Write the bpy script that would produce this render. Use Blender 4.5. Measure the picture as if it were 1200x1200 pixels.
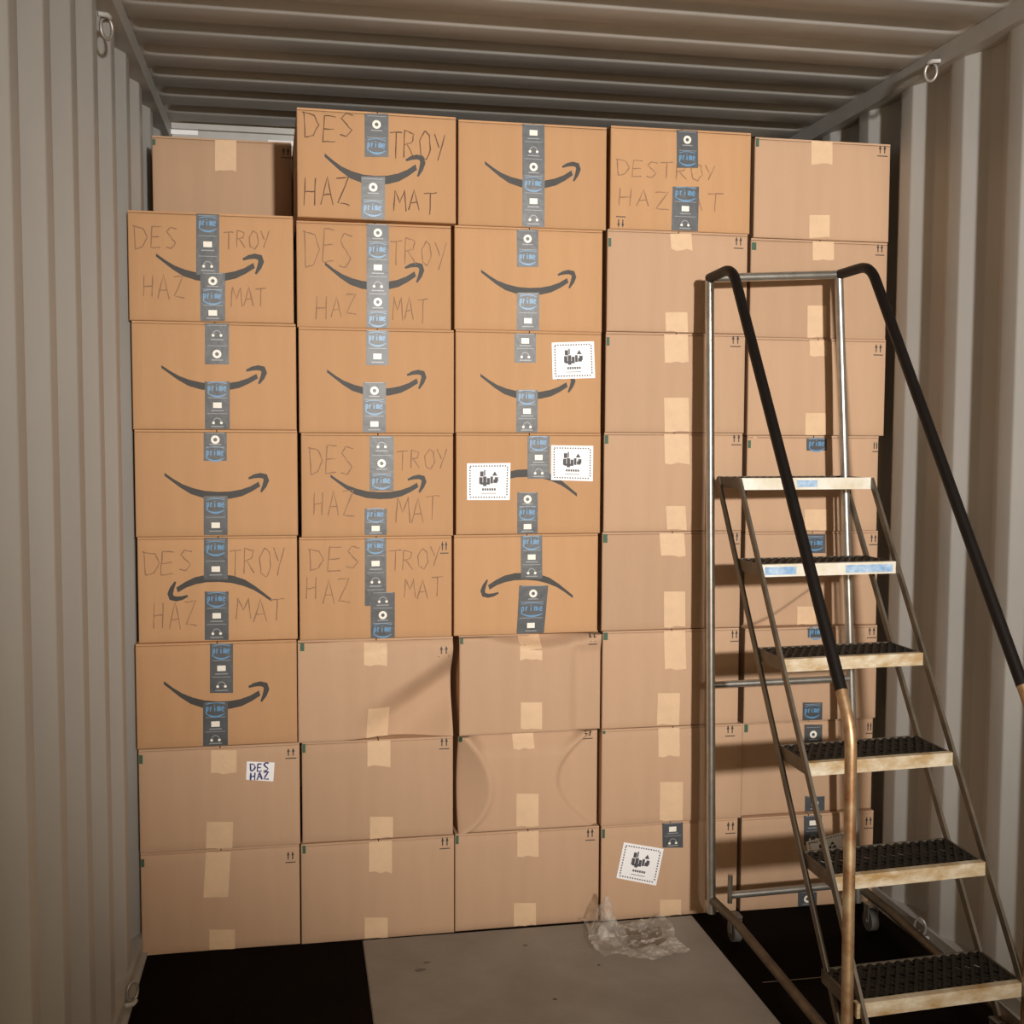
import bpy, bmesh, math, random
from mathutils import Vector, Matrix
random.seed(7)
for o in list(bpy.data.objects): bpy.data.objects.remove(o, do_unlink=True)
S = bpy.context.scene
COL = S.collection

# ------------------------------------------------------------------ camera
CP = Vector((-0.6990, -3.4238, 1.5282)); FPX = 1346.28
CR = Vector((0.982944, -0.183859, 0.004075)); CU = Vector((0.008032, 0.065054, 0.997849)); CF = Vector((0.183729, 0.980798, -0.065421))
cd = bpy.data.cameras.new('camera'); cam = bpy.data.objects.new('camera', cd); COL.objects.link(cam)
cd.sensor_width = 36; cd.lens = FPX / 1200 * 36; cd.clip_start = .05
cam.matrix_world = Matrix(((CR.x, CU.x, -CF.x, CP.x), (CR.y, CU.y, -CF.y, CP.y), (CR.z, CU.z, -CF.z, CP.z), (0, 0, 0, 1)))
S.camera = cam
# ------------------------------------------------------------------ light
S.view_settings.view_transform = 'Standard'; S.view_settings.look = 'None'
S.view_settings.gamma = 1; S.view_settings.use_curve_mapping = False
S.view_settings.exposure = 0.0
W = bpy.data.worlds.new('sky'); S.world = W; W.use_nodes = True
bg = W.node_tree.nodes['Background']; bg.inputs[0].default_value = (1.0, .70, .42, 1); bg.inputs[1].default_value = 1.9
DOOR_Y = -4.95
pl = bpy.data.lights.new('doorway_offscreen', 'AREA'); pl.shape = 'RECTANGLE'; pl.size = 2.3; pl.size_y = 2.55; pl.cycles.is_portal = True
po = bpy.data.objects.new('doorway_offscreen', pl); COL.objects.link(po); po.location = (0, DOOR_Y - .02, 1.3); po.rotation_euler = (math.radians(90), 0, 0)
# the loading-dock flood lamp that shines in through the open doors
dl = bpy.data.lights.new('dock_lamp_offscreen', 'SPOT'); dl.energy = 1950; dl.shadow_soft_size = .12; dl.color = (1.0, .955, .90)
dl.spot_size = math.radians(43); dl.spot_blend = 1.0
do = bpy.data.objects.new('dock_lamp_offscreen', dl); COL.objects.link(do); do.location = (.42, -6.6, 2.35)
do.rotation_euler = (Vector((.36, 0, 1.78)) - Vector(do.location)).to_track_quat('-Z', 'Y').to_euler()

# ------------------------------------------------------------------ helpers
def at(px, py, Y):
    d = CR * ((px - 600) / FPX) - CU * ((py - 600) / FPX) + CF
    return CP + d * ((Y - CP.y) / d.y)

class MB:
    def __init__(s): s.v = []; s.f = []; s.m = []; s.sm = []
    def add(s, vs, fs, mat=0, smooth=False):
        o = len(s.v); s.v += [tuple(v) for v in vs]
        for f in fs: s.f.append(tuple(i + o for i in f)); s.m.append(mat); s.sm.append(smooth)
    def box(s, x0, x1, y0, y1, z0, z1, mat=0):
        s.add([(x0,y0,z0),(x1,y0,z0),(x1,y1,z0),(x0,y1,z0),(x0,y0,z1),(x1,y0,z1),(x1,y1,z1),(x0,y1,z1)],
              [(0,3,2,1),(4,5,6,7),(0,1,5,4),(1,2,6,5),(2,3,7,6),(3,0,4,7)], mat)
    def beam(s, a, b, w, h, up=(0,0,1), mat=0):
        a = Vector(a); b = Vector(b); d = (b - a).normalized(); up = Vector(up)
        x = d.cross(up).normalized() * (w / 2); y = x.cross(d).normalized() * (h / 2)
        s.add([a-x-y, a+x-y, a+x+y, a-x+y, b-x-y, b+x-y, b+x+y, b-x+y],
              [(0,3,2,1),(4,5,6,7),(0,1,5,4),(1,2,6,5),(2,3,7,6),(3,0,4,7)], mat)
    def tube(s, pts, r, n=10, mat=0, caps=True):
        pts = [Vector(p) for p in pts]; rings = []; nrm = None
        for i, p in enumerate(pts):
            t = (pts[min(i+1, len(pts)-1)] - pts[max(i-1, 0)]).normalized()
            if nrm is None: nrm = t.orthogonal().normalized()
            nrm = (nrm - t * nrm.dot(t)).normalized(); bn = t.cross(nrm)
            rr = r[i] if isinstance(r, (list, tuple)) else r
            rings.append([p + (nrm * math.cos(a) + bn * math.sin(a)) * rr for a in [2*math.pi*k/n for k in range(n)]])
        vs = [v for ring in rings for v in ring]; fs = []
        for i in range(len(rings) - 1):
            for k in range(n):
                fs.append((i*n+k, i*n+(k+1) % n, (i+1)*n+(k+1) % n, (i+1)*n+k))
        s.add(vs, fs, mat, True)
        if caps:
            s.add(rings[0], [tuple(reversed(range(n)))], mat); s.add(rings[-1], [tuple(range(n))], mat)
    def build(s, name, mats, parent=None):
        me = bpy.data.meshes.new(name); me.from_pydata(s.v, [], s.f); 
        if not isinstance(mats, (list, tuple)): mats = [mats]
        for m in mats: me.materials.append(m)
        me.polygons.foreach_set('material_index', s.m); me.polygons.foreach_set('use_smooth', s.sm); me.update()
        o = bpy.data.objects.new(name, me); COL.objects.link(o)
        if parent: o.parent = parent
        return o

def bend(pts, rad, n=6):
    """polyline with rounded corners"""
    pts = [Vector(p) for p in pts]; out = [pts[0]]
    for i in range(1, len(pts) - 1):
        a = (pts[i-1] - pts[i]); b = (pts[i+1] - pts[i]); r = min(rad, a.length * .45, b.length * .45)
        p0 = pts[i] + a.normalized() * r; p2 = pts[i] + b.normalized() * r
        for k in range(n + 1):
            t = k / n; out.append(p0 * (1-t)**2 + pts[i] * 2*t*(1-t) + p2 * t*t)
    out.append(pts[-1]); return out

def tag(o, label=None, cat=None, group=None, kind=None):
    if label: o['label'] = label
    if cat: o['category'] = cat
    if group: o['group'] = group
    if kind: o['kind'] = kind
    return o
def empty(name, loc, rz=0):
    o = bpy.data.objects.new(name, None); COL.objects.link(o); o.location = loc; o.rotation_euler = (0, 0, rz); o.empty_display_size = .1
    return o

# ------------------------------------------------------------------ materials
def mat(name, col, rough=.6, metal=0, var=.0, scale=6, col2=None, bump=0, bscale=200, rand=0, spec=.5, stretch=None):
    m = bpy.data.materials.new(name); m.use_nodes = True; nt = m.node_tree; N = nt.nodes; L = nt.links
    b = N['Principled BSDF']; b.inputs['Roughness'].default_value = rough; b.inputs['Metallic'].default_value = metal
    b.inputs['Specular IOR Level'].default_value = spec
    b.inputs['Base Color'].default_value = (*col, 1)
    out = None
    if var or col2 or bump or rand:
        tc = N.new('ShaderNodeTexCoord'); src = tc.outputs['Object']
        if stretch:
            mp = N.new('ShaderNodeMapping'); mp.inputs['Scale'].default_value = stretch; L.new(src, mp.inputs[0]); src = mp.outputs[0]
    if var or col2:
        nz = N.new('ShaderNodeTexNoise'); nz.inputs['Scale'].default_value = scale; nz.inputs['Detail'].default_value = 6; nz.inputs['Roughness'].default_value = .62; L.new(src, nz.inputs['Vector'])
        cr = N.new('ShaderNodeValToRGB'); cr.color_ramp.elements[0].position = .33; cr.color_ramp.elements[1].position = .68
        c2 = col2 or tuple(c * (1 - var) for c in col)
        cr.color_ramp.elements[0].color = (*c2, 1); cr.color_ramp.elements[1].color = (*col, 1)
        L.new(nz.outputs['Fac'], cr.inputs[0]); out = cr.outputs[0]
    if rand:
        oi = N.new('ShaderNodeObjectInfo'); hs = N.new('ShaderNodeHueSaturation'); mr = N.new('ShaderNodeMapRange')
        mr.inputs['To Min'].default_value = 1 - rand; mr.inputs['To Max'].default_value = 1 + rand
        L.new(oi.outputs['Random'], mr.inputs['Value']); L.new(mr.outputs[0], hs.inputs['Value'])
        if out: L.new(out, hs.inputs['Color'])
        else: hs.inputs['Color'].default_value = (*col, 1)
        out = hs.outputs[0]
    if out: L.new(out, b.inputs['Base Color'])
    if bump:
        n2 = N.new('ShaderNodeTexNoise'); n2.inputs['Scale'].default_value = bscale; n2.inputs['Detail'].default_value = 3; L.new(src, n2.inputs['Vector'])
        bp = N.new('ShaderNodeBump'); bp.inputs['Strength'].default_value = bump; bp.inputs['Distance'].default_value = .004
        L.new(n2.outputs['Fac'], bp.inputs['Height']); L.new(bp.outputs[0], b.inputs['Normal'])
    return m

M = {}
M['paint'] = mat('container_paint', (.46, .455, .43), .45, 0, .14, 2.2, bump=.10, bscale=9, stretch=(1, 1, .35))
M['roof'] = mat('roof_paint', (.46, .455, .43), .48, 0, .16, 2.5, bump=.08, bscale=9)
M['rail'] = mat('rail_paint', (.46, .455, .43), .5, 0, .2, 4)
M['kraft'] = mat('kraft_cardboard', (.51, .295, .152), .82, 0, .07, 3.0, rand=.05, bump=.10, bscale=60, spec=.2, stretch=(6, 1, .6))
M['plain'] = mat('pale_cardboard', (.492, .322, .207), .82, 0, .06, 3.0, rand=.045, bump=.10, bscale=60, spec=.2, stretch=(6, 1, .6))
M['inside'] = mat('cardboard_edge', (.40, .24, .14), .9)
M['paper'] = mat('paper_tape', (.68, .47, .29), .6, 0, .10, 20, bump=.25, bscale=70)
M['tape'] = mat('dark_tape', (.072, .080, .088), .43, 0, .35, 16, bump=.2, bscale=40)
M['tblue'] = mat('tape_blue_ink', (.10, .26, .46), .4)
M['twhite'] = mat('tape_white_ink', (.80, .77, .68), .4)
M['tgrey'] = mat('tape_grey_ink', (.26, .27, .28), .4)
M['ink'] = mat('printed_ink', (.036, .032, .028), .6, 0, .15, 30)
M['marker'] = mat('faint_marker', (.27, .15, .085), .8)
M['marker2'] = mat('dark_marker', (.12, .062, .035), .8)
M['bluemarker'] = mat('blue_marker', (.02, .025, .16), .6)
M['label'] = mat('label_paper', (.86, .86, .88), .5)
M['lblack'] = mat('label_ink', (.06, .06, .07), .6)
M['green'] = mat('green_print', (.03, .09, .05), .6)
M['ply'] = mat('floor_plywood', (.0065, .0036, .0025), .85, 0, .5, 5, bump=.2, bscale=25, spec=.06)
M['seam'] = mat('joint_metal', (.30, .27, .24), .5)
M['sheet'] = mat('grey_sheet', (.31, .285, .25), .66, 0, 0, 3.2, col2=(.235, .21, .18), bump=.06, bscale=14)
M['scuff'] = mat('scuff', (.05, .04, .035), .8)
M['scuff2'] = mat('pale_scuff', (.15, .13, .11), .8)
M['steel'] = mat('worn_steel', (.55, .53, .48), .32, .85, .3, 18)
M['rust'] = mat('rusty_tube', (.62, .47, .28), .42, .7, 0, 14, col2=(.30, .13, .05))
M['grip'] = mat('black_rail', (.008, .0055, .0045), .5, 0, .3, 20, spec=.25)
M['rod'] = mat('dull_rod', (.19, .16, .12), .5, .6, .4, 15)
M['tread'] = mat('tread_grating', (.030, .024, .017), .6, .4, .5, 25, bump=.4, bscale=60)
M['nose'] = mat('worn_nosing', (.72, .66, .52), .55, .2, 0, 16, col2=(.42, .27, .11), stretch=(1, .3, 2))
M['nosew'] = mat('white_nosing', (.80, .78, .72), .5, .1, 0, 12, col2=(.62, .55, .40))
M['bsticker'] = mat('blue_sticker', (.12, .28, .52), .5, 0, 0, 45, col2=(.45, .58, .72))
M['ringm'] = mat('ring_steel', (.42, .40, .36), .4, .5, .3, 30)
M['wheel'] = mat('caster_rubber', (.10, .095, .085), .6)
g = mat('clear_film', (.80, .76, .70), .22); M['film'] = g
nt = g.node_tree; b = nt.nodes['Principled BSDF']; tr = nt.nodes.new('ShaderNodeBsdfTransparent'); mx = nt.nodes.new('ShaderNodeMixShader')
lw = nt.nodes.new('ShaderNodeTexNoise'); lw.inputs['Scale'].default_value = 26; lw.inputs['Detail'].default_value = 5
mr = nt.nodes.new('ShaderNodeMapRange'); mr.inputs['From Min'].default_value = .4; mr.inputs['From Max'].default_value = .75; mr.inputs['To Min'].default_value = .10; mr.inputs['To Max'].default_value = .62
tcx = nt.nodes.new('ShaderNodeTexCoord'); nt.links.new(tcx.outputs['Object'], lw.inputs['Vector'])
nt.links.new(lw.outputs['Fac'], mr.inputs[0]); nt.links.new(mr.outputs[0], mx.inputs[0]); nt.links.new(tr.outputs[0], mx.inputs[1]); nt.links.new(b.outputs[0], mx.inputs[2])
nt.links.new(mx.outputs[0], nt.nodes['Material Output'].inputs[0])

M['filmp'] = g.copy(); M['filmp'].name = 'film_print'
M['filmp'].node_tree.nodes['Principled BSDF'].inputs['Base Color'].default_value = (.16, .10, .065, 1)
# ------------------------------------------------------------------ container shell
END_Y = 1.06; WI = 1.165; DEP = .036; PIT = .278; ROOF = 2.66
def side_wall(name, sgn, phase):
    # phase = Y where a camera-facing slope meets the inner flat
    ks = []
    y = phase - PIT * math.ceil((phase - DOOR_Y) / PIT)
    while y < END_Y + PIT:
        ks += [(y - .076, WI + DEP), (y, WI), (y + .066, WI), (y + .134, WI + DEP)]
        y += PIT
    # soften the pressed edges
    prof = []
    for i, (yy, xx) in enumerate(ks):
        if 0 < i < len(ks) - 1:
            p = Vector((yy, xx)); a = Vector(ks[i-1]); c = Vector(ks[i+1])
            p0 = p + (a - p).normalized() * .006; p2 = p + (c - p).normalized() * .006
            for t in (0, .33, .67, 1): prof.append(p0*(1-t)**2 + p*2*t*(1-t) + p2*t*t)
        else: prof.append(Vector((yy, xx)))
    prof = [(min(max(v.x, DOOR_Y + .02), END_Y - .005), v.y) for v in prof]
    mb = MB(); n = len(prof); z0, z1 = .02, 2.64; nz = 1
    inner = [(sgn * x, y, z) for z in (z0, z1) for (y, x) in prof]
    outer = [(sgn * (x + .004), y, z) for z in (z0, z1) for (y, x) in prof]
    fi = [(i, i+1, n+i+1, n+i) for i in range(n - 1)]
    if sgn > 0: fi = [tuple(reversed(q)) for q in fi]
    mb.add(inner, fi, 0, True); mb.add(outer, [tuple(reversed(q)) for q in fi], 0, True)
    return tag(mb.build(name, M['paint']), 'corrugated grey steel container side wall', kind='structure')
wl = side_wall('wall_left', -1, -.230)
wr = side_wall('wall_right', 1, -.114)
# back wall
mb = MB(); prof = []; x = -1.2
while x < 1.2:
    prof += [(x, 1.06), (x + .07, 1.06), (x + .10, 1.10), (x + .17, 1.10)]; x += .2
n = len(prof); vs = [(px_, py_, z) for z in (.02, 2.60) for (px_, py_) in prof] + [(px_, py_ + .004, z) for z in (.02, 2.60) for (px_, py_) in prof]
mb.add(vs, [(i, i+1, n+i+1, n+i) for i in range(n-1)] + [(2*n+i, 3*n+i, 3*n+i+1, 2*n+i+1) for i in range(n-1)])
wb = tag(mb.build('wall_back', M['paint']), 'corrugated steel end wall behind the cartons', kind='structure')
mb = MB(); mb.box(-1.137, 1.137, 1.00, 1.058, 2.565, 2.652); mb.box(-1.137, 1.137, .98, 1.003, 2.640, 2.66)
mb.build('header_rail', M['rail'], wb)
for (xa, za, xb, zb) in ((200, 149.5, 232, 158.5), (314, 164, 346, 171)):  # thin white plates put in for bright patches of light at the header
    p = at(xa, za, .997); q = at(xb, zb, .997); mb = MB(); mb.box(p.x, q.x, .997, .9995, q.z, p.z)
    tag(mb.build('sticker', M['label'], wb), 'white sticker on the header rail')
# roof: pressed cross corrugations with rounded ends
mb = MB(); RP = .2087; xs = [-1.175, -1.135, -1.12, -1.10, -1.075, -1.0, -.5, 0, .5, 1.0, 1.075, 1.10, 1.12, 1.135, 1.175]
def env(x):
    a = (1.135 - abs(x)) / .06
    return 0 if a <= 0 else (1 if a >= 1 else math.sqrt(1 - (1 - a) ** 2))
ys = []; y = -24 * RP
while y < END_Y + .1:
    for o_, h_ in ((-.022, 1), (-.014, .93), (-.004, .62), (.006, .28), (.014, .06), (.022, 0), (.07, 0), (.115, 0), (.123, .07), (.132, .35), (.141, .75), (.150, 1)):
        if y + o_ < END_Y + .03: ys.append((y + o_, h_))
    y += RP
ys = [(yy, h) for yy, h in ys if yy > DOOR_Y]
vs = [(x, yy, ROOF + .022 * (h * env(x))) for (yy, h) in ys for x in xs]; nx = len(xs)
fs = [(j*nx+i, (j+1)*nx+i, (j+1)*nx+i+1, j*nx+i+1) for j in range(len(ys)-1) for i in range(nx-1)]
mb.add(vs, fs, 0, True); mb.add([(a, b_, c + .004) for a, b_, c in vs], [tuple(reversed(q)) for q in fs], 0, True)
tag(mb.build('ceiling', M['roof']), 'corrugated steel container roof seen from inside', kind='structure')
# side rails, floor lips
for k, sgn in enumerate((-1, 1)):
    mb = MB(); x0, x1 = sorted((sgn * 1.140, sgn * 1.205)); mb.box(x0, x1, DOOR_Y, END_Y, 2.605, 2.6585)
    tag(mb.build('trim_%d' % (k + 1), M['rail']), 'square top side rail of the container', kind='structure')
    mb = MB(); x0, x1 = sorted((sgn * 1.155, sgn * 1.21)); mb.box(x0, x1, DOOR_Y, END_Y, .004, .055)
    x0, x1 = sorted((sgn * 1.142, sgn * 1.158)); mb.box(x0, x1, DOOR_Y, END_Y, .004, .012)
    tag(mb.build('baseboard_%s' % ('left' if sgn < 0 else 'right'), M['rail']), 'steel floor lip along the container wall', kind='structure')
# door frame behind the camera
mb = MB(); mb.box(-1.21, 1.21, DOOR_Y - .1, DOOR_Y, 2.585, 2.70); mb.box(-1.21, -1.165, DOOR_Y - .1, DOOR_Y, 0, 2.585); mb.box(1.165, 1.21, DOOR_Y - .1, DOOR_Y, 0, 2.585)
tag(mb.build('door_1', M['paint']), 'steel frame of the open container doorway', kind='structure')
# floor: plywood panels laid across
mb = MB(); mb.box(-1.2, 1.2, DOOR_Y, END_Y, -.04, -.018)
fl = tag(mb.build('floor', M['ply']), 'dark plywood container floor', kind='structure')
yb = [DOOR_Y, -4.1, -2.9, -1.68, -.472, .74, END_Y]
for j in range(len(yb) - 1):
    for (xa, xb) in ((-1.145, -.5730), (-.5725, -.0005), (.0, .5725), (.5730, 1.145)):
        mb = MB(); mb.box(xa, xb, yb[j] + .0004, yb[j+1] - .0004, -.02, 0); mb.build('plywood_panel', M['ply'], fl)
mb = MB(); mb.box(.576, 1.14, -.4735, -.4705, -.01, .0006); mb.build('joint_strip', M['seam'], fl)

# lashing rings
def ring(loc, sgn, top, label):
    e = empty('lashing_ring', loc)
    mb = MB(); n = 18; pts = []
    for k in range(n + 1):
        a = math.pi * 2 * k / n; pts.append((-sgn * (.016 + .012 * math.cos(a)), .012 * math.cos(a), (-.026 if top else .026) + .026 * math.sin(a)))
    mb.tube(pts, .0045, 8, caps=False); mb.build('ring', M['ringm'], e)
    mb = MB(); mb.tube([(0, -.022, 0), (-sgn * .020, -.016, 0), (-sgn * .024, 0, 0), (-sgn * .020, .016, 0), (0, .022, 0)], .0065, 8); mb.build('staple', M['rail'], e)
    return tag(e, label, 'lashing ring', 'lashing rings on the container walls')
ring((1.140, -.285, 2.618), 1, True, 'small steel lashing ring under top rail on wall beside the ladder')
ring((-1.163, -.415, 2.545), -1, True, 'small steel lashing ring under top rail on wall opposite the ladder')
ring((-1.155, -.335, .030), -1, False, 'small steel lashing ring at floor lip of wall opposite the ladder')
ring((1.155, -.33, .030), 1, False, 'small steel lashing ring at floor lip of wall beside the ladder')

# grey sheet on the floor
mb = MB(); T = .006; x0, x1, y0, y1 = -.515, .53, -2.6, -.014; e_ = .003
mb.add([(x0,y0,0),(x1,y0,0),(x1,y1,0),(x0,y1,0),(x0,y0,T-e_),(x1,y0,T-e_),(x1,y1,T-e_),(x0,y1,T-e_),(x0+e_,y0+e_,T),(x1-e_,y0+e_,T),(x1-e_,y1-e_,T),(x0+e_,y1-e_,T)],
       [(0,3,2,1),(0,1,5,4),(1,2,6,5),(2,3,7,6),(3,0,4,7),(4,5,9,8),(5,6,10,9),(6,7,11,10),(7,4,8,11),(8,9,10,11)])
sh = tag(mb.build('floor_sheet', M['sheet']), 'scuffed grey sheet lying on the dark floor in front of the cartons', 'sheet')

for (sx, sy, rr) in ((650, 1171, .008), (492, 1137, .020), (500, 1128, .012), (702, 1131, .006), (615, 1108, .010)):
    d_ = CR * ((sx - 600) / FPX) - CU * ((sy - 600) / FPX) + CF; p = CP + d_ * ((T - CP.z) / d_.z); mb = MB()
    mb.add([(p.x + rr * math.cos(a_) * random.uniform(.6, 1.2), p.y + .7 * rr * math.sin(a_) * random.uniform(.6, 1.2), T + .0004) for a_ in [i_ * .7 for i_ in range(9)]], [tuple(range(9))])
    mb.build('scuff', M['scuff'] if rr < .01 else M['scuff2'], sh)
# ------------------------------------------------------------------ cartons
HB = {1: .30895, 2: .30745, 3: .30790, 4: .30853, 5: .30714}
XB = {1: [(-1.1588,-.7014),(-.6974,-.2341),(-.2301,.2275),(.233,.6864),(.699,1.158)],
      2: [(-1.1585,-.6987),(-.6903,-.2354),(-.2187,.2245),(.230,.6946),(.702,1.158)],
      3: [(-1.1614,-.7043),(-.7003,-.2356),(-.2191,.2271),(.2326,.6803),(.699,1.156)],
      4: [(-1.1522,-.7004),(-.6937,-.2403),(-.2358,.2134),(.2296,.6833),(.699,1.156)],
      5: [(-1.1543,-.6968),(-.6873,-.2387),(-.2289,.2199),(.2322,.6835),(.699,1.1477)],
      6: [(-1.1587,-.6996),(-.6919,-.236),(-.2304,.2185),(.2347,.6862),(.6951,1.1594)],
      7: [(-1.1625,-.704),(-.6943,-.2427),(-.232,.2218),(.2335,.6845),(.6979,1.1594)],
      8: [(-1.1400,-.7080),(-.6995,-.2416),(-.2225,.2307),(.2419,.6904),(.7019,1.1567)]}
DEPTH = .60
GLY = {'D': [[(0,0),(.05,1)],[(-.08,.02),(.5,.12),(.72,.5),(.45,.9),(.05,1)]],
 'E': [[(.1,0),(0,1)],[(.1,0),(.65,.02)],[(.05,.5),(.55,.48)],[(0,1),(.6,.96)]],
 'S': [[(.7,.08),(.3,.0),(.08,.22),(.35,.48),(.62,.72),(.35,.98),(0,.92)]],
 'T': [[(0,.05),(.75,0)],[(.38,.02),(.34,1)]],
 'R': [[(.05,0),(0,1)],[(.05,0),(.6,.12),(.5,.42),(.05,.52)],[(.2,.52),(.65,1)]],
 'O': [[(.35,0),(.05,.35),(.12,.85),(.42,1),(.68,.65),(.6,.15),(.35,0)]],
 'Y': [[(0,0),(.28,.5)],[(.65,0),(.2,1)]],
 'H': [[(.05,0),(0,1)],[(.6,0),(.55,1)],[(.02,.52),(.58,.48)]],
 'A': [[(0,1),(.35,0),(.65,1)],[(.12,.65),(.55,.62)]],
 'Z': [[(0,.05),(.65,0),(.05,.95),(.7,1)]],
 'M': [[(0,1),(.1,0),(.38,.6),(.65,0),(.75,1)]],
 'p': [[(.1,.3),(.05,1.15)],[(.08,.4),(.4,.3),(.5,.55),(.35,.8),(.06,.75)]],
 'r': [[(.1,.3),(.1,.85)],[(.1,.5),(.4,.3)]],
 'i': [[(.2,.35),(.2,.85)],[(.2,.1),(.2,.2)]],
 'm': [[(.0,.3),(.0,.85)],[(0,.42),(.2,.3),(.32,.45),(.32,.85)],[(.32,.42),(.5,.3),(.64,.45),(.64,.85)]],
 'e': [[(.05,.58),(.55,.55),(.4,.3),(.12,.38),(.05,.65),(.25,.87),(.55,.78)]]}

class Face:
    """decals on a carton front: pixel or metre coordinates -> carton space, following the panel's own relief"""
    def __init__(s, xc, z0, w, h, yf, rel): s.xc, s.z0, s.w, s.h, s.yf, s.rel = xc, z0, w, h, yf, rel
    def uv(s, px, py):
        p = at(px, py, s.yf); return (min(max(p.x - s.xc, -s.w/2 + .002), s.w/2 - .002), min(max(p.z - s.z0, .002), s.h - .004))
    def P(s, u, v, off):
        return (u, -DEPTH / 2 + s.rel(u, v) - off, v)
    def grid(s, mb, q, off, nu=3, nv=6, m=0, jag=0):
        # q = 4 uv corners TL TR BR BL
        tl, tr, br, bl = [Vector(a) for a in q]; vs = []
        for j in range(nv + 1):
            for i in range(nu + 1):
                a = tl.lerp(tr, i / nu); b_ = bl.lerp(br, i / nu); p = a.lerp(b_, j / nv)
                jj = jag if j == nv else 0
                vs.append(s.P(p.x, max(.0015, p.y + random.uniform(-jj, jj)), off))
        mb.add(vs, [(j*(nu+1)+i, (j+1)*(nu+1)+i, (j+1)*(nu+1)+i+1, j*(nu+1)+i+1) for j in range(nv) for i in range(nu)], m, True)
    def stroke(s, mb, pts, wd, off, m=0):
        pts = [Vector(p) for p in pts]; L_ = []; 
        for i, p in enumerate(pts):
            t = (pts[min(i+1, len(pts)-1)] - pts[max(i-1, 0)])
            if t.length < 1e-7: t = Vector((1, 0))
            t.normalize(); nn = Vector((-t.y, t.x)); ww = (wd[i] if isinstance(wd, (list, tuple)) else wd) / 2
            L_ += [p + nn * ww, p - nn * ww]
        mb.add([s.P(v.x, v.y, off) for v in L_], [(2*i, 2*i+1, 2*i+3, 2*i+2) for i in range(len(pts)-1)], m)
    def poly(s, mb, pts, off, m=0):
        mb.add([s.P(u, v, off) for u, v in pts], [tuple(range(len(pts)))], m)
    def disc(s, mb, c, r, off, m=0, n=14, inner=0):
        if inner:
            vs = [s.P(c[0] + rr*math.cos(2*math.pi*k/n), c[1] + rr*math.sin(2*math.pi*k/n), off) for k in range(n) for rr in (r, inner)]
            mb.add(vs, [(2*k, 2*((k+1) % n), 2*((k+1) % n)+1, 2*k+1) for k in range(n)], m)
        else: s.poly(mb, [(c[0] + r*math.cos(2*math.pi*k/n), c[1] + r*math.sin(2*math.pi*k/n)) for k in range(n)], off, m)
    def text(s, mb, word, u0, v0, u1, v1, wd, off, m=0, jitter=.05):
        n = len(word); cw = (u1 - u0) / n; H = v0 - v1
        for k, ch in enumerate(word):
            ox = u0 + k * cw + random.uniform(-.04, .06) * cw; oy = v0 - random.uniform(-jitter, jitter) * H; sc = random.uniform(1 - jitter, 1 + jitter)
            for st in GLY[ch]:
                pts = [(ox + x * cw * 1.12 * sc, oy - y * H * sc) for x, y in st]
                if jitter:
                    q = [pts[0]]
                    for a, b_ in zip(pts, pts[1:]):
                        for f_ in (.33, .67, 1): q.append((a[0] + (b_[0]-a[0])*f_ + random.uniform(-.02, .02)*cw, a[1] + (b_[1]-a[1])*f_ + random.uniform(-.02, .02)*H))
                    pts = q
                s.stroke(mb, pts, wd if not jitter else [wd * random.uniform(.6, 1.35) for _ in pts], off, m)

def arc_arrow(F, root, x0, y0, x1, y1, flip=False, half=False):
    """printed swoosh ending in a hooked head; flip = carton upside down"""
    up_ = [(0,0),(.085,.25),(.17,.46),(.27,.62),(.38,.73),(.5,.77),(.62,.755),(.72,.68),(.81,.55),(.89,.36)]
    lo_ = [(0,.12),(.075,.36),(.15,.6),(.25,.86),(.37,1.02),(.5,1.07),(.62,1.05),(.73,.95),(.82,.77),(.905,.55)]
    def tr(p):
        x, y = p
        if flip: x, y = 1 - x, 1 - y
        return F.uv(x0 + (x1 - x0) * x, y0 + (y1 - y0) * y)
    mb = MB(); a = [tr(p) for p in up_]; b_ = [tr(p) for p in lo_]; n = len(a)
    mb.add([F.P(*p, .0006) for p in a + b_], [(i, n+i, n+i+1, i+1) for i in range(n - 1)])
    hk = [(.795,.23),(.85,.14),(.905,.105),(.95,.15),(.963,.31),(.945,.53),(.912,.78)]
    wd = [.0045,.0088,.0110,.0125,.0120,.0095,.0040]
    wd = [w * (x1 - x0) / 118 for w in wd]
    # round cap joins: resample hook
    F.stroke(mb, [tr(p) for p in hk], [w * 1.25 for w in wd], .0006)
    return mb.build('curved_arrow_print', M['ink'], root)

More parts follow.
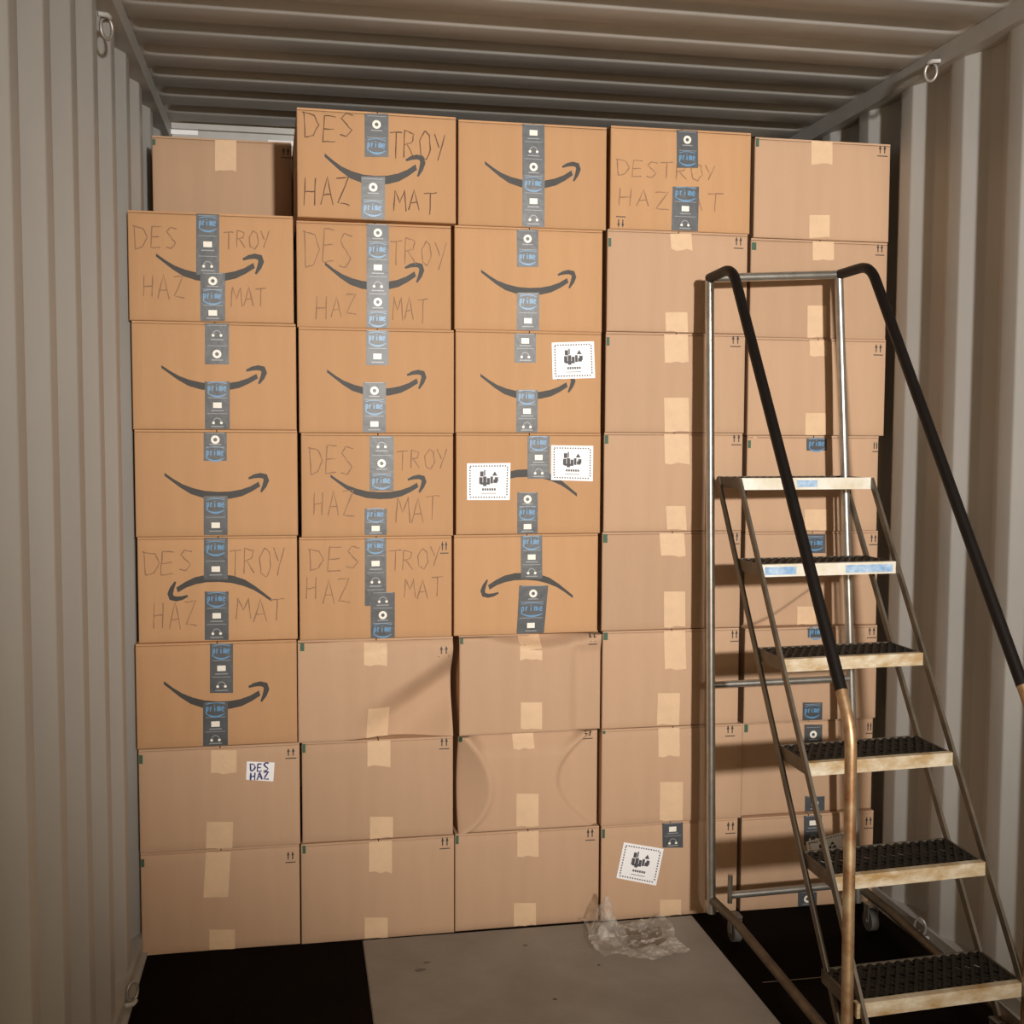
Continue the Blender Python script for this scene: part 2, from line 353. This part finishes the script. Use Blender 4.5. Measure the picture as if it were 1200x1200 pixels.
def dark_tape(F, root, x0, y0, x1, y1, start=0, xb=None, off=.0009):
    xb = xb or (x0, x1)
    q = [F.uv(x0, y0), F.uv(x1, y0), F.uv(xb[1], y1), F.uv(xb[0], y1)]
    mb = MB(); F.grid(mb, q, off, 3, 8); t = mb.build('dark_tape', M['tape'], root)
    mb = MB(); tl, tr_, br, bl = [Vector(a) for a in q]; H = (tl - bl).length; Wd = (tr_ - tl).length
    nseg = max(1, int(round(H / .050))); o2 = off + .0004
    for k in range(nseg):
        c = (tl.lerp(bl, (k + .5) / nseg) + tr_.lerp(br, (k + .5) / nseg)) / 2; kind = (start + k) % 4; s_ = min(.050, H / nseg)
        F.stroke(mb, [(c.x - Wd*.40, c.y + s_*.47), (c.x + Wd*.40, c.y + s_*.47)], .0016, o2, 2)
        if kind == 0:   # ring icon
            F.disc(mb, (c.x, c.y), .0125, o2, 1, inner=.0055); F.stroke(mb, [(c.x - .016, c.y - s_*.34), (c.x + .016, c.y - s_*.34)], .003, o2, 2)
        elif kind == 1:   # word with a smile below, blue
            F.text(mb, 'prime', c.x - Wd*.38, c.y + .016, c.x + Wd*.40, c.y - .008, .0034, o2, 0, 0)
            F.stroke(mb, [(c.x + Wd*.38*t_, c.y - .012 - .009*(1 - t_*t_)) for t_ in (-1, -.6, -.2, .2, .6, 1)], [.0015, .004, .0055, .0055, .004, .0015], o2, 0)
            F.stroke(mb, [(c.x + Wd*.38*t_, c.y + .0165 + .004*(1 - t_*t_)) for t_ in (-1, -.5, 0, .5, 1)], .0022, o2, 0)
        elif kind == 2:   # parcel icon
            F.poly(mb, [(c.x - .012, c.y - .008), (c.x + .012, c.y - .008), (c.x + .012, c.y + .008), (c.x - .012, c.y + .008)], o2, 1)
            F.stroke(mb, [(c.x - .018, c.y - s_*.34), (c.x + .018, c.y - s_*.34)], .003, o2, 2)
        else:             # headphones icon
            F.stroke(mb, [(c.x + .011*math.cos(a), c.y - .002 + .011*math.sin(a)) for a in [math.pi*i/6 for i in range(7)]], .0025, o2, 2)
            for sx in (-1, 1): F.disc(mb, (c.x + sx*.011, c.y - .005), .0042, o2, 1, 8)
            F.stroke(mb, [(c.x - .018, c.y - s_*.34), (c.x + .018, c.y - s_*.34)], .003, o2, 2)
    mb.build('tape_print', [M['tblue'], M['twhite'], M['tgrey']], t)

def paper_tape(F, root, x0, y0, x1, y1, skew=0):
    mb = MB(); F.grid(mb, [F.uv(x0, y0), F.uv(x1, y0), F.uv(x1 + skew, y1), F.uv(x0 + skew, y1)], .0009, 4, 6, 0, .0035)
    mb.build('paper_tape', M['paper'], root)

def up_mark(F, root, x0, y0, x1, y1, flip=False):
    mb = MB(); a = F.uv(x0, y0); c = F.uv(x1, y1); u0, u1 = a[0], c[0]; v1, v0 = a[1], c[1]
    def V(t): return v0 + (v1 - v0) * ((1 - t) if flip else t)
    for fx in (.28, .72):
        u = u0 + (u1 - u0) * fx; hw = (u1 - u0) * .14
        F.poly(mb, [(u - hw, V(.66)), (u + hw, V(.66)), (u, V(1.0))][:: -1 if flip else 1], .0006)
        F.stroke(mb, [(u, V(.30)), (u, V(.68))], .0034, .0006)
    F.stroke(mb, [(u0, V(.06)), (u1, V(.06))], .0030, .0006)
    mb.build('this_way_up_mark', M['ink'], root)

def corner_mark(F, root, x0, y0, x1, y1):
    mb = MB(); a = F.uv(x0, y0); c = F.uv(x1, y1); u0 = max(a[0], -F.w/2 + .002)
    F.poly(mb, [(u0, c[1]), (max(c[0], u0 + .009), c[1]), (max(c[0], u0 + .009), a[1]), (u0, a[1])], .0006); mb.build('corner_mark', M['green'], root)

def haz_label(F, root, q):
    """white label with a hatched border and a black pictogram; q = 4 pixel corners TL TR BR BL"""
    q = [F.uv(*p) for p in q]; mb = MB(); F.grid(mb, q, .0013, 4, 4); lb = mb.build('white_label', M['label'], root)
    tl, tr_, br, bl = [Vector(a) for a in q]; mb = MB(); o2 = .0017
    def B(s, t): return tuple(tl.lerp(tr_, s).lerp(bl.lerp(br, s), t))
    def quad(s0, t0, s1, t1): F.poly(mb, [B(s0, t1), B(s1, t1), B(s1, t0), B(s0, t0)], o2)
    for k in range(14):
        s = .07 + .86 * k / 14
        quad(s, .06, s + .032, .095); quad(s, .905, s + .032, .94)
    for k in range(11):
        t = .10 + .80 * k / 11
        quad(.055, t, .085, t + .04); quad(.915, t, .945, t + .04)
    for (s0, t0, s1, t1) in ((.30,.22,.38,.36),(.39,.18,.42,.34),(.28,.38,.36,.56),(.37,.36,.45,.62),(.46,.40,.53,.58),(.54,.36,.60,.55),(.61,.44,.70,.54),(.31,.52,.50,.58),(.64,.38,.72,.50)):
        quad(s0, t0, s1, t1)
    F.poly(mb, [B(.58,.34), B(.70,.34), B(.64,.22)], o2)
    for k in range(6): quad(.35 + .055*k, .68, .39 + .055*k, .74)
    quad(.33, .81, .68, .825)
    mb.build('label_print', M['lblack'], lb)

def smooth(a, b_, x):
    t = min(1, max(0, (x - a) / (b_ - a))); return t * t * (3 - 2 * t)

ORD = ['on the floor', 'second from floor', 'third from floor', 'fourth from floor', 'fifth from floor', 'sixth from floor', 'seventh from floor', 'topmost']
STK = {1: ', stack against wall opposite ladder', 2: ', second stack from wall opposite ladder', 3: ' in middle stack', 4: ' in stack beside ladder', 5: ' in stack behind ladder'}
CART = {}
def carton(c, r, desc, kind='kraft', dy=None, yaw=None, rel=None, fine=False, ybase=0.0):
    x0, x1 = XB[r][c-1]; h = HB[c]; z0 = (r - 1) * h; w = x1 - x0
    yf = ybase + (random.uniform(-.004, .008) if dy is None else dy)
    xc = (x0 + x1) / 2; rz = math.radians(random.uniform(-.25, .25)) if yaw is None else yaw
    root = empty('carton', (xc, yf + DEPTH / 2, z0), rz)
    bul = random.uniform(.001, .004); ph = random.uniform(0, 6)
    def base(u, v):
        return -bul * max(0, math.sin(math.pi * (u / w + .5))) * max(0, math.sin(math.pi * min(1, max(0, v / h)))) + .0012 * math.sin(9*u + ph) * math.sin(7*v + ph)
    R_ = (lambda u, v: base(u, v) + rel(u, v, w, h)) if rel else base
    F = Face(xc, z0, w, h, yf, R_)
    # body: panels with soft edges
    nx, nz = (56, 40) if fine else (16, 12); hh = h - .0075; e_ = .0035
    us = [-w/2, -w/2 + e_*.4, -w/2 + e_] + [-w/2 + e_ + (w - 2*e_) * i / nx for i in range(1, nx)] + [w/2 - e_, w/2 - e_*.4, w/2]
    vv = [0, e_*.4, e_] + [e_ + (hh - 2*e_) * i / nz for i in range(1, nz)] + [hh - e_, hh - e_*.4, hh]
    def drop(t, n):
        k = min(t, n - 1 - t); return {0: e_, 1: e_*.35}.get(k, 0)
    nu, nv = len(us), len(vv); mb = MB()
    vs = [(u, -DEPTH/2 + R_(u, v) + max(drop(i, nu), drop(j, nv)), v) for j, v in enumerate(vv) for i, u in enumerate(us)]
    mb.add(vs, [(j*nu+i, j*nu+i+1, (j+1)*nu+i+1, (j+1)*nu+i) for j in range(nv-1) for i in range(nu-1)], 0, True)
    yb_ = DEPTH / 2
    B = [(-w/2, yb_, 0), (w/2, yb_, 0), (w/2, yb_, hh), (-w/2, yb_, hh)]
    def edge(idx, b0, b1, rev):
        pts = [vs[k] for k in idx]; n = len(pts); vs2 = pts + [tuple(Vector(b0).lerp(Vector(b1), k / (n - 1))) for k in range(n)]
        fs = [(k, n+k, n+k+1, k+1) if not rev else (k, k+1, n+k+1, n+k) for k in range(n - 1)]
        mb.add(vs2, fs, 0)
    edge(range(nu), B[0], B[1], False); edge(range((nv-1)*nu, nv*nu), B[3], B[2], True)
    edge(range(0, nv*nu, nu), B[0], B[3], True); edge(range(nu-1, nv*nu, nu), B[1], B[2], False)
    mb.add(B, [(3, 2, 1, 0)])
    body = mb.build('body', M[kind], root)
    # two top flaps meeting over the middle
    fr0 = max(0, R_(0, hh)) + .004
    for sx in (-1, 1):
        mb = MB(); xa, xb = sorted((sx * .0015, sx * (w/2 - .0008))); mb.box(xa, xb, -DEPTH/2 + .0025 + (0 if not rel else max(0, R_(sx*w/4, hh))), DEPTH/2 - .002, hh + .0008, h - .001)
        mb.build('flap', M[kind], root)
    tag(root, desc + ', ' + ORD[r-1] + STK[c], 'carton', 'cartons in the stacked wall')
    CART[c, r] = (root, F); return root, F

def writing(F, root, spec, m='marker', wd=.0030):
    for word, x0, y0, x1, y1 in spec:
        mb = MB(); a = F.uv(x0, y0); c = F.uv(x1, y1); F.text(mb, word, a[0], a[1], c[0], c[1], wd, .0007, 0, .09)
        mb.build('handwriting', M[m], root)

# --- crushed panels
def seg_side(px, pz, ax, az, bx, bz):
    dx, dz = bx - ax, bz - az; l = math.hypot(dx, dz); return ((px - ax) * dz - (pz - az) * dx) / l
def rel_c2r3(u, v, w, h):
    s, t = u / w + .5, v / h          # crease runs from the lower middle up to the right edge, the panel sinks below it
    d = t - (.20 + .70 * s ** 1.6)
    sink = (1 - smooth(-.33, .0, d)) * smooth(-.95, -.42, d) * smooth(.22, .8, s)
    top = smooth(.86, 1.0, t + .05 * math.sin(s * 6)) * smooth(.1, .35, s)
    return .066 * sink + .016 * top
def rel_c3r3(u, v, w, h):
    s, t = u / w + .5, v / h
    edge = .84 + .16 * abs(s - .60) ** 1.3 * 2
    r_ = .050 * smooth(edge - .01, edge + .13, t) * smooth(.10, .28, s) * (1 - smooth(.90, 1.0, s))
    r_ += .014 * smooth(.76, .84, s) * (1 - smooth(.78, .95, t))
    return r_
def rel_c3r2(u, v, w, h):
    s, t = u / w + .5, v / h; tt = min(1, max(0, t))
    lc = .02 + .20 * math.sin(math.pi * tt ** .85) ** .8; rc = 1 - .30 * math.sin(math.pi * min(1, tt * .93 + .04)) ** .9
    left = max(0, (lc - s) / .22) * .060
    right = .014 * smooth(rc - .012, rc + .03, s)
    inn = .010 * smooth(lc, lc + .05, s)
    top = .034 * smooth(.74, 1.02, t) * smooth(lc, lc + .1, s) * (1 - smooth(rc - .1, rc, s))
    return left + right + inn + top
def rel_c5r4(u, v, w, h):
    s, t = u / w + .5, v / h
    d = t - (.02 + .50 * smooth(0, .75, s)); return .026 * (1 - smooth(-.03, .03, d)) * (1 - smooth(.6, .95, s))

A, DH = 'arrow-print carton, dark tape', 'arrow-print carton marked DESTROY HAZMAT'
PL = 'plain carton with paper tape'
# ---- stack 1 (wall opposite the ladder)
r, F = carton(1, 1, PL, 'plain'); paper_tape(F, r, 241, 998, 270, 1050, -3); paper_tape(F, r, 245, 1089, 275, 1120); up_mark(F, r, 334, 998, 346, 1011); corner_mark(F, r, 163, 1007, 168, 1016)
r, F = carton(1, 2, 'plain carton with blue-inked white label', 'plain'); paper_tape(F, r, 247, 879, 277, 906); paper_tape(F, r, 242, 963, 273, 997, -1); up_mark(F, r, 334, 877, 347, 889); corner_mark(F, r, 162, 885, 167, 895)
mb = MB(); q = [F.uv(289, 892), F.uv(321.5, 893.5), F.uv(320, 915.5), F.uv(288, 913.5)]; F.grid(mb, q, .0011, 3, 3); lb = mb.build('white_label', M['label'], r)
mb = MB()
for wd_, ya, yb2 in (('DES', 895, 903), ('HAZ', 905, 912.5)):
    a = F.uv(293, ya); c_ = F.uv(316, yb2); F.text(mb, wd_, a[0], a[1], c_[0], c_[1], .0042, .0016)
mb.build('label_writing', M['bluemarker'], lb)
r, F = carton(1, 3, A); arc_arrow(F, r, 192, 798, 317, 829); dark_tape(F, r, 246, 754, 273, 812, 1); dark_tape(F, r, 238, 823, 267, 877, 1)
r, F = carton(1, 4, 'upturned ' + DH); arc_arrow(F, r, 195, 675, 318, 705, True); dark_tape(F, r, 239, 630, 267, 679, 1); dark_tape(F, r, 240, 693, 268, 750, 1)
writing(F, r, [('DES', 168, 647, 230, 672), ('TROY', 268, 645, 338, 676), ('HAZ', 180, 705, 235, 735), ('MAT', 277, 702, 337, 725)])
r, F = carton(1, 5, A); arc_arrow(F, r, 193, 554, 317, 583); dark_tape(F, r, 239, 507, 266, 540, 0); dark_tape(F, r, 239, 581, 267, 627, 1)
r, F = carton(1, 6, A); arc_arrow(F, r, 189, 428, 314, 456); dark_tape(F, r, 240, 378, 268, 427, 3); dark_tape(F, r, 240, 447, 269, 506, 1)
r, F = carton(1, 7, DH); arc_arrow(F, r, 183, 297, 311, 328); dark_tape(F, r, 230, 247, 257, 322, 1); dark_tape(F, r, 235, 320, 264, 376, 0, off=.0014)
writing(F, r, [('DES', 158, 263, 213, 292), ('TROY', 262, 270, 320, 293), ('HAZ', 168, 322, 220, 350), ('MAT', 270, 337, 315, 360)])
r, F = carton(1, 8, 'set-back plain carton', 'plain', dy=.41, yaw=0); paper_tape(F, r, 252, 164, 277, 200); up_mark(F, r, 329, 173, 341, 186); corner_mark(F, r, 177, 163, 182, 170)
# ---- stack 2
r, F = carton(2, 1, PL, 'plain'); paper_tape(F, r, 432, 984, 459, 1022); paper_tape(F, r, 427, 1075, 454, 1103); up_mark(F, r, 515, 981, 527, 995); corner_mark(F, r, 354, 990, 358, 1000)
r, F = carton(2, 2, PL, 'plain'); paper_tape(F, r, 431, 867, 458, 898); paper_tape(F, r, 434, 957, 461, 983); up_mark(F, r, 515, 864, 527, 878); corner_mark(F, r, 354, 872, 358, 882)
r, F = carton(2, 3, 'crumpled plain carton', 'plain', rel=rel_c2r3, fine=True); paper_tape(F, r, 427, 754, 454, 780); paper_tape(F, r, 432, 831, 458, 867, -2); up_mark(F, r, 514, 757, 527, 770); corner_mark(F, r, 352, 754, 357, 763)
r, F = carton(2, 4, 'arrowless carton marked DESTROY HAZMAT'); dark_tape(F, r, 428, 630, 453, 710, 1); dark_tape(F, r, 435, 694, 463, 748, 3, off=.0014)
writing(F, r, [('DES', 362, 642, 427, 668), ('TROY', 456, 643, 520, 665), ('HAZ', 360, 678, 413, 703), ('MAT', 473, 678, 523, 700)]); up_mark(F, r, 516, 634, 526, 649)
r, F = carton(2, 5, DH); arc_arrow(F, r, 387, 556, 501, 583); dark_tape(F, r, 433, 511, 461, 575, 3); dark_tape(F, r, 427, 596, 453, 627, 1)
writing(F, r, [('DES', 362, 523, 417, 555), ('TROY', 465, 527, 527, 550), ('HAZ', 367, 577, 417, 605), ('MAT', 463, 583, 517, 610)])
r, F = carton(2, 6, A); arc_arrow(F, r, 383, 433, 501, 462); dark_tape(F, r, 429, 387, 455, 428, 1); dark_tape(F, r, 425, 448, 452, 507, 0)
r, F = carton(2, 7, DH); arc_arrow(F, r, 381, 307, 499, 338); dark_tape(F, r, 430, 262, 456, 387, 0)
writing(F, r, [('DES', 357, 270, 418, 313), ('TROY', 457, 280, 527, 313), ('HAZ', 370, 345, 423, 372), ('MAT', 460, 347, 505, 377)])
r, F = carton(2, 8, DH, dy=-.035, yaw=math.radians(1.5)); arc_arrow(F, r, 377, 180, 497, 214); dark_tape(F, r, 424, 133, 452, 184, 0); dark_tape(F, r, 420, 207, 448, 260, 0)
writing(F, r, [('DES', 353, 132, 417, 165), ('TROY', 453, 152, 523, 188), ('HAZ', 353, 207, 410, 240), ('MAT', 458, 222, 512, 250)], 'marker2')
# ---- stack 3
r, F = carton(3, 1, PL, 'plain'); paper_tape(F, r, 606, 971, 631, 1003); paper_tape(F, r, 602, 1058, 628, 1088); up_mark(F, r, 686, 971, 697, 985); corner_mark(F, r, 532, 978, 537, 989)
r, F = carton(3, 2, 'buckled plain carton', 'plain', rel=rel_c3r2, fine=True); paper_tape(F, r, 603, 857, 628, 879); paper_tape(F, r, 606, 931, 632, 970); up_mark(F, r, 685, 854, 697, 868); corner_mark(F, r, 536, 862, 541, 871)
r, F = carton(3, 3, 'dented plain carton', 'plain', rel=rel_c3r3, fine=True); paper_tape(F, r, 609, 745, 635, 773); paper_tape(F, r, 610, 823, 635, 855); up_mark(F, r, 690, 743, 700, 756); corner_mark(F, r, 536, 745, 540, 755)
r, F = carton(3, 4, 'upturned ' + A); arc_arrow(F, r, 561, 673, 671, 701, True); dark_tape(F, r, 610, 627, 635, 678, 1); dark_tape(F, r, 608, 686, 642, 743, 0, (605, 637))
r, F = carton(3, 5, 'upturned arrow-print carton with two white labels'); arc_arrow(F, r, 562, 552, 676, 582, True); dark_tape(F, r, 618, 511, 644, 561, 1); dark_tape(F, r, 606, 577, 630, 626, 0)
haz_label(F, r, [(645.7, 521.7), (695, 522.5), (694.5, 564), (645.5, 562.5)]); haz_label(F, r, [(547, 543), (598, 542.5), (597, 586), (547, 586)])
r, F = carton(3, 6, 'arrow-print carton with white label'); arc_arrow(F, r, 563, 438, 676, 466); dark_tape(F, r, 603, 391, 628, 425, 2); dark_tape(F, r, 605, 457, 630, 508, 1)
haz_label(F, r, [(646.5, 401.5), (696, 400), (697.5, 443), (647.5, 444.5)])
r, F = carton(3, 7, A); arc_arrow(F, r, 564, 316, 677, 344); dark_tape(F, r, 606, 269, 631, 313, 0); dark_tape(F, r, 606, 343, 632, 390, 1)
r, F = carton(3, 8, A); arc_arrow(F, r, 568, 189, 682, 219); dark_tape(F, r, 612, 143, 638, 266, 2)
# ---- stack 4
r, F = carton(4, 1, 'plain carton with tilted white label', 'plain'); dark_tape(F, r, 776, 963, 800, 993, 2); paper_tape(F, r, 773, 1054, 798, 1077); up_mark(F, r, 850, 963, 862, 977); corner_mark(F, r, 703, 972, 708, 982)
haz_label(F, r, [(730.7, 986.7), (777.3, 994.3), (768.3, 1037.3), (721.7, 1028.3)])
PT4 = {2: [(771, 852, 796, 886), (773, 916, 800, 961)], 3: [(778, 737, 803, 784), (771, 812, 797, 849)], 4: [(773, 625, 802, 652), (778, 693, 803, 735)],
       5: [(778, 508, 807, 543), (780, 593, 803, 621)], 6: [(778, 392, 806, 425), (778, 466, 807, 506)], 7: [(785, 274, 810, 293), (779, 366, 805, 390)]}
UP4 = {2: (850, 848, 861, 863), 3: (856, 738, 868, 752), 4: (856, 624, 867, 638), 5: (857, 508, 869, 522), 6: (856, 393, 868, 407), 7: (860, 277, 871, 292)}
for k in range(2, 8):
    r, F = carton(4, k, PL, 'plain')
    for i, q in enumerate(PT4[k]): paper_tape(F, r, *q, skew=random.uniform(-2, 2))
    up_mark(F, r, *UP4[k]); x_, y_ = UP4[k][0] - 148 - (k - 2) * .4, UP4[k][1] + 2; corner_mark(F, r, x_, y_, x_ + 5, y_ + 10)
r, F = carton(4, 8, 'carton marked DESTROY HAZMAT'); dark_tape(F, r, 793, 150, 818, 197, 0); dark_tape(F, r, 788, 219, 819, 272, 1, (787, 818)); up_mark(F, r, 722, 253, 733, 267, True)
writing(F, r, [('DESTROY', 723, 187, 842, 212), ('HAZMAT', 725, 222, 850, 248)], 'marker')
# ---- stack 5 (behind the ladder)
r, F = carton(5, 1, 'plain carton with crooked white label', 'plain'); dark_tape(F, r, 942, 955, 963, 990, 2); dark_tape(F, r, 935, 1045, 957, 1068, 0); up_mark(F, r, 1013, 957, 1023, 971); haz_label(F, r, [(944, 986), (990, 974), (995, 1006), (950, 1018)])
r, F = carton(5, 2, 'plain carton with dark tape', 'plain', dy=.02); dark_tape(F, r, 942, 849, 963, 872, 0); dark_tape(F, r, 943, 933, 966, 953, 0); up_mark(F, r, 1015, 846, 1025, 860); corner_mark(F, r, 872, 849, 876, 858)
r, F = carton(5, 3, 'plain carton with dark tape', 'plain'); dark_tape(F, r, 946, 735, 965, 747, 1); dark_tape(F, r, 940, 823, 963, 847, 1); up_mark(F, r, 1016, 735, 1027, 748)
r, F = carton(5, 4, 'creased plain carton', 'plain', dy=.012, rel=rel_c5r4, fine=True); dark_tape(F, r, 943, 626, 967, 648, 1); paper_tape(F, r, 938, 712, 960, 733); up_mark(F, r, 1019, 626, 1029, 639)
r, F = carton(5, 5, 'plain carton with dark tape', 'plain'); dark_tape(F, r, 945, 514, 969, 528, 1); paper_tape(F, r, 943, 597, 969, 622); up_mark(F, r, 1023, 517, 1033, 530); corner_mark(F, r, 874, 516, 879, 525)
r, F = carton(5, 6, PL, 'plain'); paper_tape(F, r, 949, 399, 969, 418); paper_tape(F, r, 944, 484, 968, 512); up_mark(F, r, 1024, 403, 1035, 417)
r, F = carton(5, 7, PL, 'plain'); paper_tape(F, r, 952, 283, 977, 304); paper_tape(F, r, 946, 358, 968, 397); up_mark(F, r, 1026, 286, 1036, 300); corner_mark(F, r, 881, 284, 886, 293)
r, F = carton(5, 8, PL, 'plain'); paper_tape(F, r, 950, 163, 975, 192); paper_tape(F, r, 948, 252, 972, 279); up_mark(F, r, 1028, 170, 1040, 184); corner_mark(F, r, 885, 162, 889, 172)

# ------------------------------------------------------------------ rolling ladder
O = Vector((.78, -.60, 0)); lad = empty('rolling_ladder', O)
tag(lad, 'worn rusty six-step rolling warehouse ladder with black handrails in front of the cartons', 'ladder')
def loc(p): return Vector(p) - O
def part(name, fn, m, parent=lad):
    mb = MB(); fn(mb); return mb.build(name, m, parent)
def tubep(name, pts, r, m, n=12, rad=None, parent=lad):
    q = bend(pts, rad) if rad else pts; return part(name, lambda mb: mb.tube([loc(p) for p in q], r, n), m, parent)
LT, RT = (.521, -.112, 2.004), (.942, -.100, 2.029)
tubep('rear_post', [(.538, -.165, .075), LT], .0132, M['steel'])
tubep('rear_post', [(1.020, -.165, .075), RT], .0132, M['steel'])
tubep('top_bar', [LT, RT], .0132, M['steel'])
tubep('handrail', [LT, (.530, -.272, 2.013), (.5345, -.985, .945)], .0150, M['grip'], rad=.055)
tubep('handrail', [RT, (.957, -.268, 2.034), (.9995, -.985, .940)], .0150, M['grip'], rad=.055)
tubep('front_post', [(.5345, -.984, .9465), (.535, -1.036, .862), (.535, -1.052, .012)], .0142, M['rust'], rad=.08)
tubep('front_post', [(.9995, -.984, .9415), (1.0025, -1.036, .862), (1.003, -1.040, .012)], .0142, M['rust'], rad=.08)
def lerp3(a, b_, z):
    a, b_ = Vector(a), Vector(b_); return a.lerp(b_, (z - a.z) / (b_.z - a.z))
tubep('cross_bar', [lerp3((.538, -.165, .075), LT, .778), lerp3((1.020, -.165, .075), RT, .782)], .0105, M['steel'])
tubep('cross_bar', [(.585, -.20, .142), (1.03, -.19, .146)], .0115, M['steel'])
tubep('bracket', [(.583, -.20, .118), (.583, -.20, .205)], .008, M['steel'], 8)
tubep('base_tube', [(.537, -.145, .118), (.560, -.30, .105), (.545, -1.045, .095)], .0135, M['rod'])
tubep('base_tube', [(1.030, -.145, .118), (1.055, -.30, .100), (1.02, -1.03, .095)], .0135, M['rod'])
tubep('base_tube', [(.546, -1.045, .095), (1.02, -1.03, .095)], .015, M['rust'])
def step_y(k): return -1.06 + .158 * (k - 1)
SD = .175
for k in range(1, 7):
    z = .235 * k; xl, xr = (.552, .992) if k == 1 else (.569, .985); yl = step_y(k); yr = yl + .028
    def sp(s, t, zz): # s across, t back
        return loc((xl + (xr - xl) * s, yl + (yr - yl) * s + SD * t, zz))
    # side plates and back bar
    mb = MB()
    mb.beam(sp(0, 0, z - .016), sp(0, 1, z - .016), .005, .032); mb.beam(sp(1, 0, z - .016), sp(1, 1, z - .016), .005, .032)
    mb.beam(sp(0, 1, z - .014), sp(1, 1, z - .014), .005, .028); mb.beam(sp(0, .5, z - .016), sp(1, .5, z - .016), .004, .020)
    st = mb.build('step', M['rod'], lad)
    # grating: diagonal strands, expanded-metal pattern
    mb = MB(); n = 17
    for a in range(-4, n + 4):
        for dr in (-1, 1):
            pts = []
            s0 = a / n; s1 = s0 + dr * .235
            t0, t1 = 0.02, .98
            if s1 < 0 or s1 > 1 or s0 < 0 or s0 > 1:
                lo, hi = 0.0, 1.0
                def tt(s): return (s - s0) / (s1 - s0)
                ta, tb = sorted((tt(0.004), tt(.996))); ta = max(0, ta); tb = min(1, tb)
                if ta >= tb: continue
            else: ta, tb = 0, 1
            p = sp(s0 + (s1 - s0) * ta, t0 + (t1 - t0) * ta, z - .004 + dr * .0012); q = sp(s0 + (s1 - s0) * tb, t0 + (t1 - t0) * tb, z - .004 + dr * .0012)
            mb.beam(p, q, .0085, .0045)
    for t_ in (.25, .5, .75): mb.beam(sp(.003, t_, z - .006), sp(.997, t_, z - .006), .012, .004)
    mb.build('grating', M['tread'], st)
    mb = MB(); mb.beam(sp(-.004, -.015, z - .0165), sp(1.004, -.015, z - .0165), .005, .034); mb.beam(sp(-.004, .03, z - .001), sp(1.004, .03, z - .001), .018, .0035)
    mb.build('nosing', M['nosew'] if k >= 5 else M['nose'], st)
    if k == 6:
        mb = MB(); mb.beam(sp(.42, -.033, z - .016), sp(.58, -.033, z - .016), .001, .020); mb.build('sticker', M['bsticker'], st)
    if k == 5:
        for a, b2 in ((.02, .25), (.62, .98)):
            mb = MB(); mb.beam(sp(a, -.033, z - .017), sp(b2, -.033, z - .017), .001, .022); mb.build('sticker', M['bsticker'], st)
for (xs_, dy_) in ((.563, 0), (.991, .028)):
    for t_ in (.0, SD):
        a = (xs_, step_y(6) + dy_ + t_, 1.405); b2 = (xs_, step_y(1) + dy_ + t_ - .158 * .55, .235 - .235 * .55)
        part('stringer', lambda mb: mb.beam(loc(a), loc(b2), .008, .020, (0, 1, 0)), M['rod'])
def caster(x, y):
    X, Y = x - O.x, y - O.y
    mb = MB(); mb.box(X - .017, X + .017, Y - .018, Y + .018, .078, .084)
    mb.box(X - .017, X - .014, Y - .014, Y + .014, .03, .08); mb.box(X + .014, X + .017, Y - .014, Y + .014, .03, .08)
    e = mb.build('caster', M['steel'], lad)
    part('wheel', lambda mb: mb.tube([(x - O.x - .012, y - O.y, .032), (x - O.x + .012, y - O.y, .032)], .032, 20), M['wheel'], e)
    part('bearing', lambda mb: mb.tube([(x - O.x - .018, y - O.y, .032), (x - O.x + .018, y - O.y, .032)], .008, 10), M['steel'], e)
for x, y in ((.598, -.205), (1.045, -.205), (.562, -.93), (1.01, -.92)): caster(x, y)

# ------------------------------------------------------------------ crumpled clear bag
n = 28; cx, cy = .302, -.17; vs = []; fa = []; fb = []
for j in range(n + 1):
    for i in range(n + 1):
        s, t = i / n, j / n
        x = cx - .145 + .272 * s + .010 * math.sin(7 * t + 2) + random.uniform(-.003, .003); y = cy - .125 + .25 * t + .012 * math.sin(9 * s) + random.uniform(-.003, .003)
        z = .004 + .010 * abs(math.sin(11*s + 4*t) * math.cos(9*t - 3*s)) + random.uniform(0, .005) + .012 * (1 - smooth(.0, .5, s))
        pk = max(0, 1 - math.hypot((s - .20) / .16, (t - .76) / .30)); z += .115 * pk ** .9
        vs.append((x - cx, y - cy - .03 * pk, z))
for j in range(n):
    for i in range(n):
        q = (j*(n+1)+i, j*(n+1)+i+1, (j+1)*(n+1)+i+1, (j+1)*(n+1)+i); s, t = i / n, j / n
        dark = .42 < s < .84 and .22 < t < .78 and random.random() < (.85 if int(t * 11) % 2 else .35)
        (fb if dark else fa).append(q)
bagr = empty('plastic_bag', (cx, cy, .006))
mb = MB(); mb.add(vs, fa); film = mb.build('film', M['film'], bagr)
mb = MB(); mb.add(vs, fb); mb.build('brown_print', M['filmp'], film)
tag(bagr, 'crumpled clear plastic bag lying on the grey sheet against the cartons', 'plastic bag')
